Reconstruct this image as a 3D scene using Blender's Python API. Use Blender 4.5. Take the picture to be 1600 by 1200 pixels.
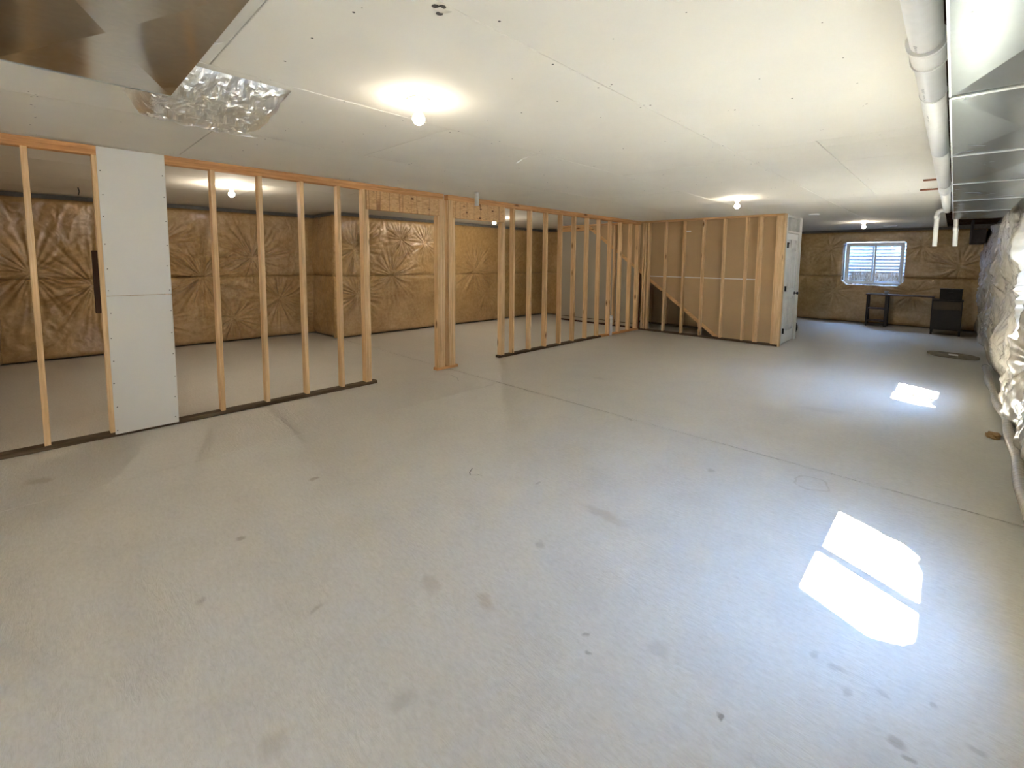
import bpy, bmesh, math, random
import numpy as np
from mathutils import Vector, Matrix, noise as mnoise
random.seed(7); rng = np.random.default_rng(7)
for o in list(bpy.data.objects): bpy.data.objects.remove(o)
S = bpy.context.scene
COL = S.collection

# ---------------------------------------------------------------- camera
F_PX, CX, CY = 711.39, 814.09, 469.35
YAW, PITCH, ROLL, CAM_H = 0.7584, 0.0870, 0.0097, 1.5408
cam = bpy.data.objects.new('camera', bpy.data.cameras.new('camera')); COL.objects.link(cam)
cam.data.sensor_fit = 'HORIZONTAL'; cam.data.sensor_width = 36
cam.data.lens = F_PX / 1600 * 36
cam.data.shift_x = -(CX - 800) / 1600; cam.data.shift_y = (CY - 600) / 1600
cam.data.clip_start = 0.02
f0 = Vector((-math.sin(YAW), math.cos(YAW), 0)); r0 = Vector((math.cos(YAW), math.sin(YAW), 0)); u0 = Vector((0, 0, 1))
f1 = f0 * math.cos(PITCH) - u0 * math.sin(PITCH); u1 = u0 * math.cos(PITCH) + f0 * math.sin(PITCH)
r1 = r0 * math.cos(ROLL) + u1 * math.sin(ROLL); u2 = u1 * math.cos(ROLL) - r0 * math.sin(ROLL)
M = Matrix((r1, u2, -f1)).transposed().to_4x4(); M.translation = (0, 0, CAM_H)
cam.matrix_world = M
S.camera = cam

# ---------------------------------------------------------------- world, sun, exposure
SUN_DIR = Vector((0.902, -0.432, 1.446)).normalized()      # towards the sun
w = bpy.data.worlds.new('sky'); S.world = w; w.use_nodes = True
nt = w.node_tree; bg = nt.nodes['Background']
sky = nt.nodes.new('ShaderNodeTexSky'); sky.sky_type = 'NISHITA'; sky.sun_disc = False; sky.dust_density = 0.0; sky.air_density = 1.0
sky.sun_elevation = math.asin(SUN_DIR.z); sky.sun_rotation = math.atan2(SUN_DIR.x, SUN_DIR.y)
nt.links.new(sky.outputs[0], bg.inputs[0]); bg.inputs[1].default_value = 3.3
sl = bpy.data.lights.new('sun', 'SUN'); sl.energy = 52; sl.angle = 0.009; sl.color = (1, .93, .82)
so = bpy.data.objects.new('sun', sl); COL.objects.link(so)
so.rotation_euler = SUN_DIR.to_track_quat('Z', 'Y').to_euler(); so.location = (12, -5, 14)
BULB = 205.0
BULB_COL = (1, .88, .72)
V = S.view_settings
V.view_transform = 'Standard'; V.look = 'None'; V.gamma = 1; V.use_curve_mapping = False
V.exposure = 2.85

H = 2.44

# ---------------------------------------------------------------- materials
def mat(name):
    m = bpy.data.materials.new(name); m.use_nodes = True
    return m, m.node_tree, m.node_tree.nodes['Principled BSDF']
def N(t, typ, **kw):
    n = t.nodes.new(typ)
    for k, v in kw.items():
        if k in n.inputs: n.inputs[k].default_value = v
        else: setattr(n, k, v)
    return n
def ramp(t, fac, stops):
    r = t.nodes.new('ShaderNodeValToRGB'); e = r.color_ramp.elements
    while len(e) < len(stops): e.new(0.5)
    for el, (p, c) in zip(e, stops): el.position = p; el.color = (*c, 1) if len(c) == 3 else c
    t.links.new(fac, r.inputs[0]); return r.outputs[0]
def coords(t, scale=(1, 1, 1), rand=False, world=False):
    tc = N(t, 'ShaderNodeTexCoord'); src = tc.outputs['Object']
    if world:
        g = N(t, 'ShaderNodeNewGeometry'); src = g.outputs['Position']
    if rand:
        oi = N(t, 'ShaderNodeObjectInfo')
        mu = N(t, 'ShaderNodeVectorMath', operation='SCALE'); mu.inputs[0].default_value = (37, 51, 23)
        t.links.new(oi.outputs['Random'], mu.inputs['Scale'])
        ad = N(t, 'ShaderNodeVectorMath', operation='ADD')
        t.links.new(src, ad.inputs[0]); t.links.new(mu.outputs[0], ad.inputs[1]); src = ad.outputs[0]
    mp = N(t, 'ShaderNodeMapping'); mp.inputs['Scale'].default_value = scale
    t.links.new(src, mp.inputs[0]); return mp.outputs[0]
def noise(t, vec, scale, detail=4, rough=.55, dist=0):
    n = N(t, 'ShaderNodeTexNoise'); n.inputs['Scale'].default_value = scale; n.inputs['Detail'].default_value = detail
    n.inputs['Roughness'].default_value = rough; n.inputs['Distortion'].default_value = dist
    t.links.new(vec, n.inputs['Vector']); return n.outputs['Fac']
def bump(t, b, h, strength, dist=.01, sock='Normal'):
    n = N(t, 'ShaderNodeBump'); n.inputs['Strength'].default_value = strength; n.inputs['Distance'].default_value = dist
    t.links.new(h, n.inputs['Height']); t.links.new(n.outputs[0], b.inputs[sock]); return n
def mixc(t, fac, a, b, mode='MIX'):
    n = t.nodes.new('ShaderNodeMix'); n.data_type = 'RGBA'; n.blend_type = mode
    for i, v in ((0, fac), (6, a), (7, b)):
        if isinstance(v, (int, float)): n.inputs[i].default_value = v
        elif isinstance(v, tuple): n.inputs[i].default_value = (*v, 1)
        else: t.links.new(v, n.inputs[i])
    return n.outputs[2]
def plain(name, col, rough=.6, metal=0, spec=.5, vary=.12, nscale=25, bmp=0):
    m, t, b = mat(name)
    f = noise(t, coords(t, rand=True), nscale)
    lo = tuple(c * (1 - vary) for c in col); hi = tuple(min(1, c * (1 + vary)) for c in col)
    t.links.new(ramp(t, f, [(.3, lo), (.7, hi)]), b.inputs['Base Color'])
    b.inputs['Roughness'].default_value = rough; b.inputs['Metallic'].default_value = metal
    b.inputs['Specular IOR Level'].default_value = spec
    if bmp: bump(t, b, f, bmp, .004)
    return m
def wood(name, axis, a, c, rough=.65, knots=True):
    m, t, b = mat(name)
    sc = [26, 26, 26]; sc[axis] = 1.1
    v = coords(t, tuple(sc), rand=True)
    g = noise(t, v, 1.6, 6, .65, .6)
    sc2 = [9, 9, 9]; sc2[axis] = 3.0
    v2 = coords(t, tuple(sc2), rand=True)
    base = ramp(t, g, [(.30, tuple(x * .74 for x in a)), (.5, a), (.72, c)])
    oi = N(t, 'ShaderNodeObjectInfo')
    tint = ramp(t, oi.outputs['Random'], [(0, (.93, .84, .74)), (.5, (1, .97, .92)), (1, (1.0, .92, .82))])
    col = mixc(t, 1.0, base, tint, 'MULTIPLY')
    if knots:
        vo = N(t, 'ShaderNodeTexVoronoi'); vo.inputs['Scale'].default_value = .62
        t.links.new(v2, vo.inputs['Vector'])
        k = ramp(t, vo.outputs['Distance'], [(.05, (1, 1, 1)), (.15, (0, 0, 0))])
        col = mixc(t, k, col, (.20, .095, .035))
    t.links.new(col, b.inputs['Base Color']); b.inputs['Roughness'].default_value = rough
    b.inputs['Specular IOR Level'].default_value = .25
    bump(t, b, g, .25, .003)
    return m
PINE_A, PINE_C = (.76, .55, .32), (.88, .72, .49)
M_WZ = wood('pine_upright', 2, PINE_A, PINE_C)
M_WY = wood('pine_lengthwise', 1, (.66, .37, .17), (.78, .50, .27))
M_WX = wood('pine_crosswise', 0, (.70, .45, .23), (.80, .58, .34))
M_TREATED = wood('treated_lumber', 1, (.105, .082, .055), (.17, .135, .095), .8, False)
M_TREATX = wood('treated_lumber_crosswise', 0, (.105, .075, .05), (.17, .125, .085), .8, False)
M_DARKW = wood('dark_wood_and_joist_shade', 2, (.05, .022, .012), (.085, .04, .02), .7, False)  # dark wood; on the ceiling joists the tone is painted shade
M_REDW = wood('reddish_wood', 0, (.26, .10, .05), (.36, .15, .08), .7, False)

def m_osb():
    m, t, b = mat('header_board')
    v = coords(t, (5, 5, 16), rand=True)
    g = noise(t, v, 2.2, 5, .6, 1.5)
    base = ramp(t, g, [(.3, (.50, .27, .11)), (.5, (.68, .42, .20)), (.72, (.78, .53, .28))])
    v2 = coords(t, (1, 5.5, 9), rand=True)
    vo = N(t, 'ShaderNodeTexVoronoi'); vo.inputs['Scale'].default_value = 1.25; t.links.new(v2, vo.inputs['Vector'])
    k = ramp(t, vo.outputs['Distance'], [(.09, (1, 1, 1)), (.2, (0, 0, 0))])
    col = mixc(t, k, base, (.16, .07, .025))
    v3 = coords(t, (1, 9, .4), rand=True)
    vo2 = N(t, 'ShaderNodeTexVoronoi', feature='DISTANCE_TO_EDGE'); vo2.inputs['Scale'].default_value = 1.0; t.links.new(v3, vo2.inputs['Vector'])
    ln = ramp(t, vo2.outputs['Distance'], [(.012, (.8, .8, .8)), (.035, (0, 0, 0))])
    col = mixc(t, ln, col, (.30, .14, .055))
    t.links.new(col, b.inputs['Base Color']); b.inputs['Roughness'].default_value = .7
    return m
M_OSB = m_osb()

def m_drywall(name, col, dirt=.06):
    m, t, b = mat(name)
    v = coords(t, rand=True)
    f = noise(t, v, 1.3, 5, .6); g = noise(t, v, 160, 2)
    lo = tuple(c * (1 - dirt) for c in col)
    t.links.new(ramp(t, f, [(.3, lo), (.7, col)]), b.inputs['Base Color'])
    b.inputs['Roughness'].default_value = .85; b.inputs['Specular IOR Level'].default_value = .25
    bump(t, b, g, .06, .002)
    return m
M_CEIL = m_drywall('ceiling_drywall', (.74, .715, .65))
M_BOARD = m_drywall('white_drywall', (.76, .755, .72), .03)
M_GREYB = m_drywall('grey_drywall', (.40, .36, .29), .06)
M_KRAFT = m_drywall('brown_board_back', (.54, .375, .21), .12)
M_CONC = plain('foundation_concrete', (.20, .19, .175), .9, bmp=.2)
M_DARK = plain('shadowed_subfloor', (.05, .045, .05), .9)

# concrete floor with stains that have their own shapes
def m_floor():
    m, t, b = mat('concrete_floor')
    pos = coords(t, world=True)
    big = noise(t, pos, .55, 5, .6, .3); med = noise(t, pos, 3.2, 6, .62, .4); fine = noise(t, pos, 85, 3, .6)
    c = ramp(t, big, [(.28, (0.534, 0.512, 0.458)), (.5, (0.606, 0.585, 0.534)), (.72, (0.660, 0.643, 0.592))])
    c = mixc(t, .5, c, ramp(t, med, [(.28, (0.504, 0.488, 0.447)), (.52, (0.624, 0.607, 0.563)), (.75, (0.684, 0.666, 0.626))]))
    pits = ramp(t, noise(t, pos, 14, 5, .7), [(.70, (0, 0, 0)), (.76, (0.540, 0.535, 0.522))])
    c = mixc(t, pits, c, (0.396, 0.363, 0.313))
    c = mixc(t, .35, c, ramp(t, noise(t, coords(t, (1, 2.4, 1), world=True), 26, 6, .75, .5), [(.3, (0.432, 0.411, 0.365)), (.5, (0.600, 0.583, 0.539)), (.7, (0.744, 0.732, 0.696))]))
    nz = N(t, 'ShaderNodeTexNoise'); nz.inputs['Scale'].default_value = 7; nz.inputs['Detail'].default_value = 3
    t.links.new(pos, nz.inputs['Vector'])
    off = N(t, 'ShaderNodeVectorMath', operation='MULTIPLY_ADD'); off.inputs[1].default_value = (.12, .12, 0)
    t.links.new(nz.outputs['Color'], off.inputs[0]); t.links.new(pos, off.inputs[2])
    sub = N(t, 'ShaderNodeVectorMath', operation='SUBTRACT'); sub.inputs[1].default_value = (.06, .06, 0)
    t.links.new(off.outputs[0], sub.inputs[0]); wp = sub.outputs[0]
    stains = [(-3.16, 1.24, .030, .045, .55, (.24, .17, .11)), (-1.21, 3.35, .045, .045, .5, (.31, .28, .23)),
              (-2.75, .67, .028, .03, .55, (.22, .17, .12)), (-1.54, 1.80, .05, .03, .45, (.30, .28, .25)),
              (-1.45, 2.28, .20, .05, .38, (.36, .30, .22)), (-1.45, 1.30, .08, .04, .4, (.36, .28, .19)),
              (-1.70, 1.20, .10, .04, .35, (.37, .31, .23)), (-.22, 2.0, .03, .025, .45, (.31, .30, .27)),
              (-.30, 2.02, .022, .022, .4, (.31, .30, .27)), (-.16, 1.92, .022, .03, .45, (.31, .30, .27)),
              (-.09, 1.99, .03, .014, .4, (.31, .30, .27)), (.05, 2.06, .02, .02, .45, (.29, .28, .25)),
              (-.03, 1.82, .035, .025, .55, (.25, .20, .15)), (.01, 1.78, .018, .02, .55, (.22, .18, .14)),
              (.15, 1.97, .028, .02, .5, (.30, .28, .24)), (-1.31, .80, .06, .07, .4, (.37, .34, .26)),
              (-1.47, .43, .06, .05, .4, (.36, .33, .27)), (-4.47, -.08, .09, .07, .5, (.34, .29, .21)),
              (-.48, 1.50, .012, .012, .8, (.16, .14, .11)), (-2.0, 2.3, .02, .04, .5, (.30, .28, .25)),
              (-1.95, .75, .02, .05, .45, (.28, .25, .21)), (-2.35, .42, .02, .03, .45, (.24, .21, .17)),
              (-.75, 1.62, .06, .04, .35, (.38, .34, .29)), (-.95, 1.40, .018, .014, .6, (.24, .22, .19)),
              (-1.0, 1.46, .012, .02, .6, (.24, .22, .19)), (-2.2, 3.9, .03, .03, .45, (.30, .27, .22)),
              (-3.3, 5.0, .12, .05, .25, (.36, .33, .29)), (-.9, 5.6, .3, .12, .25, (.38, .35, .30))]
    for (x, y, rx, ry, op, cc) in stains:
        mp = N(t, 'ShaderNodeMapping'); mp.vector_type = 'TEXTURE'
        mp.inputs['Location'].default_value = (x, y, 0); mp.inputs['Scale'].default_value = (rx, ry, 1)
        mp.inputs['Rotation'].default_value = (0, 0, random.uniform(-.5, .5))
        t.links.new(wp, mp.inputs[0])
        ln = N(t, 'ShaderNodeVectorMath', operation='LENGTH'); t.links.new(mp.outputs[0], ln.inputs[0])
        k = ramp(t, ln.outputs['Value'], [(.45, (op * .85,) * 3), (1.0, (0, 0, 0))])
        c = mixc(t, k, c, cc)
    # ring stain
    mp = N(t, 'ShaderNodeMapping'); mp.vector_type = 'TEXTURE'
    mp.inputs['Location'].default_value = (-.63, 3.65, 0); mp.inputs['Scale'].default_value = (.11, .13, 1)
    t.links.new(wp, mp.inputs[0]); ln = N(t, 'ShaderNodeVectorMath', operation='LENGTH'); t.links.new(mp.outputs[0], ln.inputs[0])
    c = mixc(t, ramp(t, ln.outputs['Value'], [(.80, (0, 0, 0)), (.92, (.4, .4, .4)), (1.0, (0, 0, 0))]), c, (.34, .30, .23))
    t.links.new(c, b.inputs['Base Color'])
    t.links.new(ramp(t, med, [(.3, (.42,) * 3), (.7, (.58,) * 3)]), b.inputs['Roughness'])
    b.inputs['Specular IOR Level'].default_value = .35
    # trowel marks and fine grain
    tv = coords(t, (2.2, 9, 1), world=True)
    tr = noise(t, tv, 5, 5, .65, 1.2)
    mm = N(t, 'ShaderNodeMath', operation='MULTIPLY_ADD'); mm.inputs[1].default_value = .16
    t.links.new(fine, mm.inputs[0]); t.links.new(tr, mm.inputs[2])
    bump(t, b, mm.outputs[0], .4, .012)
    return m
M_FLOOR = m_floor()

def m_insul(name, lo, mid, hi, coat=.9, crough=.16, glare_mix=0):
    m, t, b = mat(name)
    v = coords(t)
    f = noise(t, v, 2.3, 6, .65, .5); g = noise(t, v, 17, 5, .7)
    c = ramp(t, f, [(.25, lo), (.5, mid), (.75, hi)])
    c = mixc(t, .45, c, ramp(t, g, [(.3, lo), (.72, hi)]))
    if glare_mix: c = mixc(t, ramp(t, noise(t, v, 1.6, 4, .6), [(.35, (glare_mix * .6,) * 3), (.65, (glare_mix,) * 3)]), c, (.52, .505, .47))  # paler mix puts the window glare into the film's colour
    t.links.new(c, b.inputs['Base Color']); b.inputs['Roughness'].default_value = .55
    b.inputs['Specular IOR Level'].default_value = .3
    b.inputs['Coat Weight'].default_value = coat; b.inputs['Coat Roughness'].default_value = crough
    v2 = coords(t, (1, 1, .7)); h = noise(t, v2, 8, 4, .6, 2.5); b.inputs['Coat IOR'].default_value = 1.8
    bump(t, b, h, .45, .02, 'Coat Normal'); bump(t, b, g, .04 if glare_mix else .25, .01)
    return m
M_INS = m_insul('fiberglass_behind_clear_plastic', (.30, .165, .050), (.46, .285, .105), (.60, .41, .19), 1.0, .09)
M_INSFAR = M_INS
M_INSR = m_insul('plastic_film_with_glare_tone', (.33, .26, .16), (.42, .36, .26), (.52, .47, .38), 1.0, .13, .6)

def m_galv(name, col, r0=.16, r1=.34):
    m, t, b = mat(name)
    v = coords(t, rand=True)
    vo = N(t, 'ShaderNodeTexVoronoi'); vo.inputs['Scale'].default_value = 55; t.links.new(v, vo.inputs['Vector'])
    f = noise(t, coords(t, (2, 3, 3), rand=True), 2.0, 5, .6, .6)
    c = mixc(t, .35, ramp(t, f, [(.3, tuple(x * .8 for x in col)), (.7, col)]), ramp(t, vo.outputs['Color'], [(0, tuple(x * .85 for x in col)), (1, tuple(min(1, x * 1.1) for x in col))]))
    t.links.new(c, b.inputs['Base Color']); b.inputs['Metallic'].default_value = 1
    t.links.new(ramp(t, f, [(.3, (r0,) * 3), (.7, (r1,) * 3)]), b.inputs['Roughness'])
    return m
M_GALV = m_galv('galvanized_sheet', (.23, .26, .26), .24, .28)
M_GALVL = m_galv('galvanized_sheet_plain', (.60, .58, .53), .13, .2)
M_CLEAT = plain('galvanized_cleat', (.70, .73, .72), .35, 1)
M_STEEL = plain('corrugated_steel', (.42, .45, .50), .45, .3)
def m_foil():
    m, t, b = mat('aluminium_foil')
    b.inputs['Base Color'].default_value = (.92, .93, .95, 1); b.inputs['Metallic'].default_value = 1; b.inputs['Roughness'].default_value = .30
    v = coords(t); vo = N(t, 'ShaderNodeTexVoronoi'); vo.inputs['Scale'].default_value = 24; t.links.new(v, vo.inputs['Vector'])
    bump(t, b, noise(t, v, 16, 3, .55, 1.2), .35, .012)
    return m
M_FOIL = m_foil()
M_PVC = plain('white_pvc', (.80, .81, .80), .3, vary=.03)
M_PVCMARK = plain('grey_print', (.45, .46, .47), .5)
M_PORC = plain('white_porcelain', (.82, .82, .84), .25, vary=.02)
M_DOOR = plain('white_door_paint', (.90, .90, .88), .45, vary=.02)
M_TRIM = plain('primed_white_trim', (.82, .80, .76), .55, vary=.03)
M_BLACK = plain('black_metal', (.012, .012, .013), .4, .3)
M_BLACKP = plain('black_painted_wood', (.018, .015, .015), .5)
M_DBROWN = plain('dark_brown_panel', (.055, .038, .022), .5)
M_DESK = plain('dark_brown_laminate', (.045, .026, .022), .35)
M_VINYL = plain('white_vinyl', (.80, .82, .84), .35, vary=.03)
M_SCREW = plain('dark_screw_head', (.06, .055, .05), .6, .3)
M_PAPER = plain('white_paper', (.78, .76, .72), .7, vary=.04)
M_MAT = plain('worn_brown_mat', (.20, .165, .11), .85, vary=.35, nscale=9)
M_GRAVEL = plain('gravel', (.22, .19, .165), .95, vary=.4, nscale=40, bmp=.5)
M_DRYGRASS = plain('dry_grass', (.26, .17, .10), .8)
M_CARD = plain('brown_debris', (.34, .21, .09), .8, vary=.3)
M_GREY = plain('grey_ceramic', (.35, .34, .33), .4)
def m_emit(k):
    m, t, b = mat('lit_bulb')
    b.inputs['Base Color'].default_value = (.9, .9, .9, 1)
    b.inputs['Emission Color'].default_value = (*BULB_COL, 1); b.inputs['Emission Strength'].default_value = BULB * k
    return m
def m_glass():
    m, t, b = mat('window_glass')
    t.nodes.remove(b); out = [n for n in t.nodes if n.type == 'OUTPUT_MATERIAL'][0]
    tr = N(t, 'ShaderNodeBsdfTransparent'); tr.inputs[0].default_value = (.93, .96, .97, 1)
    gl = N(t, 'ShaderNodeBsdfGlossy'); gl.inputs['Roughness'].default_value = .02
    mx = N(t, 'ShaderNodeMixShader'); mx.inputs[0].default_value = .07
    t.links.new(tr.outputs[0], mx.inputs[1]); t.links.new(gl.outputs[0], mx.inputs[2]); t.links.new(mx.outputs[0], out.inputs[0])
    return m
M_GLASS = m_glass()

# ---------------------------------------------------------------- object helpers
def empty(name, loc=(0, 0, 0)):
    o = bpy.data.objects.new(name, None); COL.objects.link(o); o.location = loc; o.empty_display_size = .1; return o
def tag(o, label, cat, group=None):
    o['label'] = label; o['category'] = cat
    if group: o['group'] = group
    return o
def struct(o, label=None):
    o['kind'] = 'structure'
    if label: o['label'] = label
    return o
def link(name, me, m, parent=None, loc=None, smooth=False):
    o = bpy.data.objects.new(name, me); COL.objects.link(o)
    if m and not me.materials: me.materials.append(m)
    if parent is not None:
        o.parent = parent
    if loc is not None: o.location = loc
    if smooth:
        me.polygons.foreach_set('use_smooth', [True] * len(me.polygons))
    return o
def rel(parent, co):
    p = Vector((0, 0, 0)); q = parent
    while q is not None: p += q.location; q = q.parent
    return Vector(co) - p
def bm_mesh(name, bm):
    me = bpy.data.meshes.new(name); bmesh.ops.recalc_face_normals(bm, faces=bm.faces); bm.to_mesh(me); bm.free(); return me
CACHE = {}
def box_mesh(size, bev=.002):
    key = tuple(round(s, 4) for s in size) + (bev,)
    bm = bmesh.new(); bmesh.ops.create_cube(bm, size=1)
    bmesh.ops.scale(bm, vec=size, verts=bm.verts)
    if bev: bmesh.ops.bevel(bm, geom=bm.edges[:], offset=min(bev, min(size) * .3), segments=1, affect='EDGES')
    return bm_mesh('box', bm)
def box(name, lo, hi, m, parent=None, bev=.002, cache=True):
    lo = Vector(lo); hi = Vector(hi); size = hi - lo
    key = (tuple(round(s, 4) for s in size), bev, m.name)
    if key not in CACHE: CACHE[key] = box_mesh(size, bev)
    c = (lo + hi) / 2
    return link(name, CACHE[key], m, parent, rel(parent, c) if parent else c)
def bx(bm, lo, hi):
    r = bmesh.ops.create_cube(bm, size=1)
    lo = Vector(lo); hi = Vector(hi)
    for v in r['verts']: v.co = Vector((v.co.x * (hi.x - lo.x), v.co.y * (hi.y - lo.y), v.co.z * (hi.z - lo.z))) + (lo + hi) / 2
def boxes(name, lst, m, parent=None, bev=0):
    bm = bmesh.new()
    off = rel(parent, (0, 0, 0)) if parent else Vector((0, 0, 0))
    for lo, hi in lst: bx(bm, Vector(lo) + off, Vector(hi) + off)
    if bev: bmesh.ops.bevel(bm, geom=bm.edges[:], offset=bev, segments=1, affect='EDGES')
    return link(name, bm_mesh(name, bm), m, parent)
def lathe(prof, seg=24):
    bm = bmesh.new(); rings = []
    for r, z in prof:
        rings.append([bm.verts.new((r * math.cos(2 * math.pi * k / seg), r * math.sin(2 * math.pi * k / seg), z)) for k in range(seg)] if r > 1e-5 else [bm.verts.new((0, 0, z))])
    for a, b in zip(rings, rings[1:]):
        for k in range(seg):
            k2 = (k + 1) % seg
            if len(a) == 1 and len(b) == 1: continue
            if len(a) == 1: bm.faces.new((a[0], b[k], b[k2]))
            elif len(b) == 1: bm.faces.new((a[k], a[k2], b[0]))
            else: bm.faces.new((a[k], a[k2], b[k2], b[k]))
    return bm_mesh('lathe', bm)
def tube_mesh(pts, r, seg=16, caps=True, radii=None):
    pts = [Vector(p) for p in pts]; bm = bmesh.new(); rings = []
    up = None
    for i, p in enumerate(pts):
        d = (pts[min(i + 1, len(pts) - 1)] - pts[max(i - 1, 0)]).normalized()
        if up is None: up = Vector((0, 0, 1)) if abs(d.z) < .9 else Vector((1, 0, 0))
        a = d.cross(up).normalized(); up = a.cross(d).normalized()
        rr = radii[i] if radii else r
        rings.append([bm.verts.new(p + a * rr * math.cos(2 * math.pi * k / seg) + up * rr * math.sin(2 * math.pi * k / seg)) for k in range(seg)])
    for a, b in zip(rings, rings[1:]):
        for k in range(seg): bm.faces.new((a[k], a[(k + 1) % seg], b[(k + 1) % seg], b[k]))
    if caps: bm.faces.new(rings[0][::-1]); bm.faces.new(rings[-1])
    return bm_mesh('tube', bm)
def prism(name, poly, axis, a, b, m, parent=None):
    """polygon in the two other axes, extruded along axis from a to b"""
    bm = bmesh.new(); off = rel(parent, (0, 0, 0)) if parent else Vector((0, 0, 0))
    def P(q, t):
        c = list(q); c.insert(axis, t); return Vector(c) + off
    A = [bm.verts.new(P(q, a)) for q in poly]; B = [bm.verts.new(P(q, b)) for q in poly]
    bm.faces.new(A); bm.faces.new(B[::-1])
    for i in range(len(poly)): bm.faces.new((A[i], B[i], B[(i + 1) % len(poly)], A[(i + 1) % len(poly)]))
    return link(name, bm_mesh(name, bm), m, parent)

# ================================================================ FLOOR
XW, XE, YS0, YN = -9.95, .62, -4.70, 14.95         # inside faces of the foundation
floor = boxes('floor', [((-10.3, -5.0, -.3), (.95, 15.3, -.05))], M_DARK); struct(floor, 'grey concrete basement floor with sawn joint')
JY, JX = 3.927, -4.074
for lo, hi in [((-10.2, -4.95), (JX - .0012, JY - .007)), ((JX + .0012, -4.95), (.9, JY - .007)), ((-10.2, JY + .007), (.9, 15.25))]:
    box('concrete_slab', (lo[0], lo[1], -.05), (hi[0], hi[1], 0), M_FLOOR, floor, bev=.002)
# hairline cracks
def crack(pts, wd):
    bm = bmesh.new(); prev = None
    for i, (x, y) in enumerate(pts):
        a = bm.verts.new((x - wd / 2, y - wd / 2, .0006)); b = bm.verts.new((x + wd / 2, y + wd / 2, .0006))
        if prev: bm.faces.new((prev[0], prev[1], b, a))
        prev = (a, b)
    return link('hairline_crack', bm_mesh('crack', bm), M_SCREW, floor)
crack([(-2.50, 2.13), (-2.46, 2.07), (-2.43, 2.05), (-2.40, 2.09), (-2.36, 2.10), (-2.33, 2.13)], .004)
crack([(-4.98, 3.62), (-4.8, 3.72), (-4.62, 3.68), (-4.5, 3.6)], .003)

# ================================================================ CEILING
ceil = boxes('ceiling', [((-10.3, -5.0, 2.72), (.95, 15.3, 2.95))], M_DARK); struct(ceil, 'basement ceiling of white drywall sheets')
CT = .0125
def sheet(x0, x1, y0, y1, g=.0015):
    return box('drywall_sheet', (x0 + g, y0 + g, H), (x1 - g, y1 - g, H + CT), M_CEIL, ceil, bev=.0025)
XEDGE = -.175
def col_sheets(x0, x1, breaks):
    for a, b in zip(breaks, breaks[1:]): sheet(x0, x1, a, b)
col_sheets(-1.368, XEDGE, [-4.7, -3.3, .33, 3.99])
sheet(-.80, XEDGE, 4.23, 4.90); sheet(-.80, XEDGE, 3.99, 4.23); sheet(-1.368, -.80, 3.99, 7.65); sheet(-.80, XEDGE, 4.90, 7.65)
col_sheets(-1.368, XEDGE, [7.65, 11.3, 14.95])
col_sheets(-2.588, -1.368, [-4.7, -3.06, .60, 4.26, 7.92, 11.58, 14.95])
col_sheets(-3.808, -2.588, [-4.7, -1.66, 2.0, 5.66, 9.32, 12.98, 14.95])
col_sheets(-5.028, -3.808, [-4.7, -2.76, .9, 4.56, 8.22, 11.9, 14.95])
col_sheets(-6.248, -5.028, [-4.7, -.62, 3.04, 6.7, 10.36, 14.95])
col_sheets(-7.468, -6.248, [-.62, 2.0, 5.66, 9.32, 14.95])
col_sheets(-8.688, -7.468, [-.62, 3.04, 6.7, 10.36, 14.95])
col_sheets(-9.95, -8.688, [-.62, 3.04, 6.7, 10.36, 14.95])
for y in np.arange(-4.5, 14.9, .4064):                       # joists in the open strip beside the duct, coloured dark in place of shade
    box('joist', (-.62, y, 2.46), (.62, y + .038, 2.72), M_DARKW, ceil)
bm = bmesh.new()                                            # drywall screw heads
for x0 in (-5.028, -3.808, -2.588, -1.368):
    for i, y in enumerate(np.arange(-.38, 9.2, .4064)):
        for fx in (.03, .27, .52, .76, .97):
            if random.random() < .25: continue
            for k in range(1 if random.random() < .75 else 2):
                xx = x0 + 1.22 * fx + random.uniform(-.03, .03) + k * .03; yy = y + random.uniform(-.02, .02)
                if xx > XEDGE - .02: continue
                bmesh.ops.create_circle(bm, cap_ends=True, segments=7, radius=random.choice((.003, .004, .006)), matrix=Matrix.Translation((xx, yy, H - .0006)))
for x, y in ((-1.40, 1.02), (-1.385, 1.04), (-1.43, 1.06)):
    bmesh.ops.create_circle(bm, cap_ends=True, segments=8, radius=.014, matrix=Matrix.Translation((x, y, H - .0008)))
o = link('screw_head', bm_mesh('screws', bm), M_SCREW, ceil); o['kind'] = 'stuff'
# torn paper tape hanging from a joint
def strip(name, pts, wd, m, parent=None, side=(0, 1, 0), th=.0008):
    bm = bmesh.new(); s = Vector(side).normalized() * wd / 2; prev = None
    off = rel(parent, (0, 0, 0)) if parent else Vector((0, 0, 0))
    for p in pts:
        p = Vector(p) + off; a = bm.verts.new(p - s); b = bm.verts.new(p + s)
        if prev: bm.faces.new((prev[0], prev[1], b, a))
        prev = (a, b)
    o = link(name, bm_mesh(name, bm), m, parent)
    md = o.modifiers.new('solid', 'SOLIDIFY'); md.thickness = th
    return o
strip('joint_tape_scrap', [(-2.60, 2.97, H - .001), (-2.62, 2.92, H - .012), (-2.65, 2.87, H - .03), (-2.69, 2.83, H - .055), (-2.72, 2.80, H - .085)], .014, M_PAPER, ceil, (0.3, 1, 0))
strip('loose_wire', [(-8.39, .40, H), (-8.385, .41, H - .05), (-8.40, .40, H - .10)], .012, M_BLACK, ceil, (0, 1, 0), .008)
strip('joint_tape_scrap', [(-1.405, 1.03, H - .001), (-1.39, 1.05, H - .012), (-1.37, 1.06, H - .018)], .03, M_PAPER, ceil, (1, .3, 0))

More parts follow.
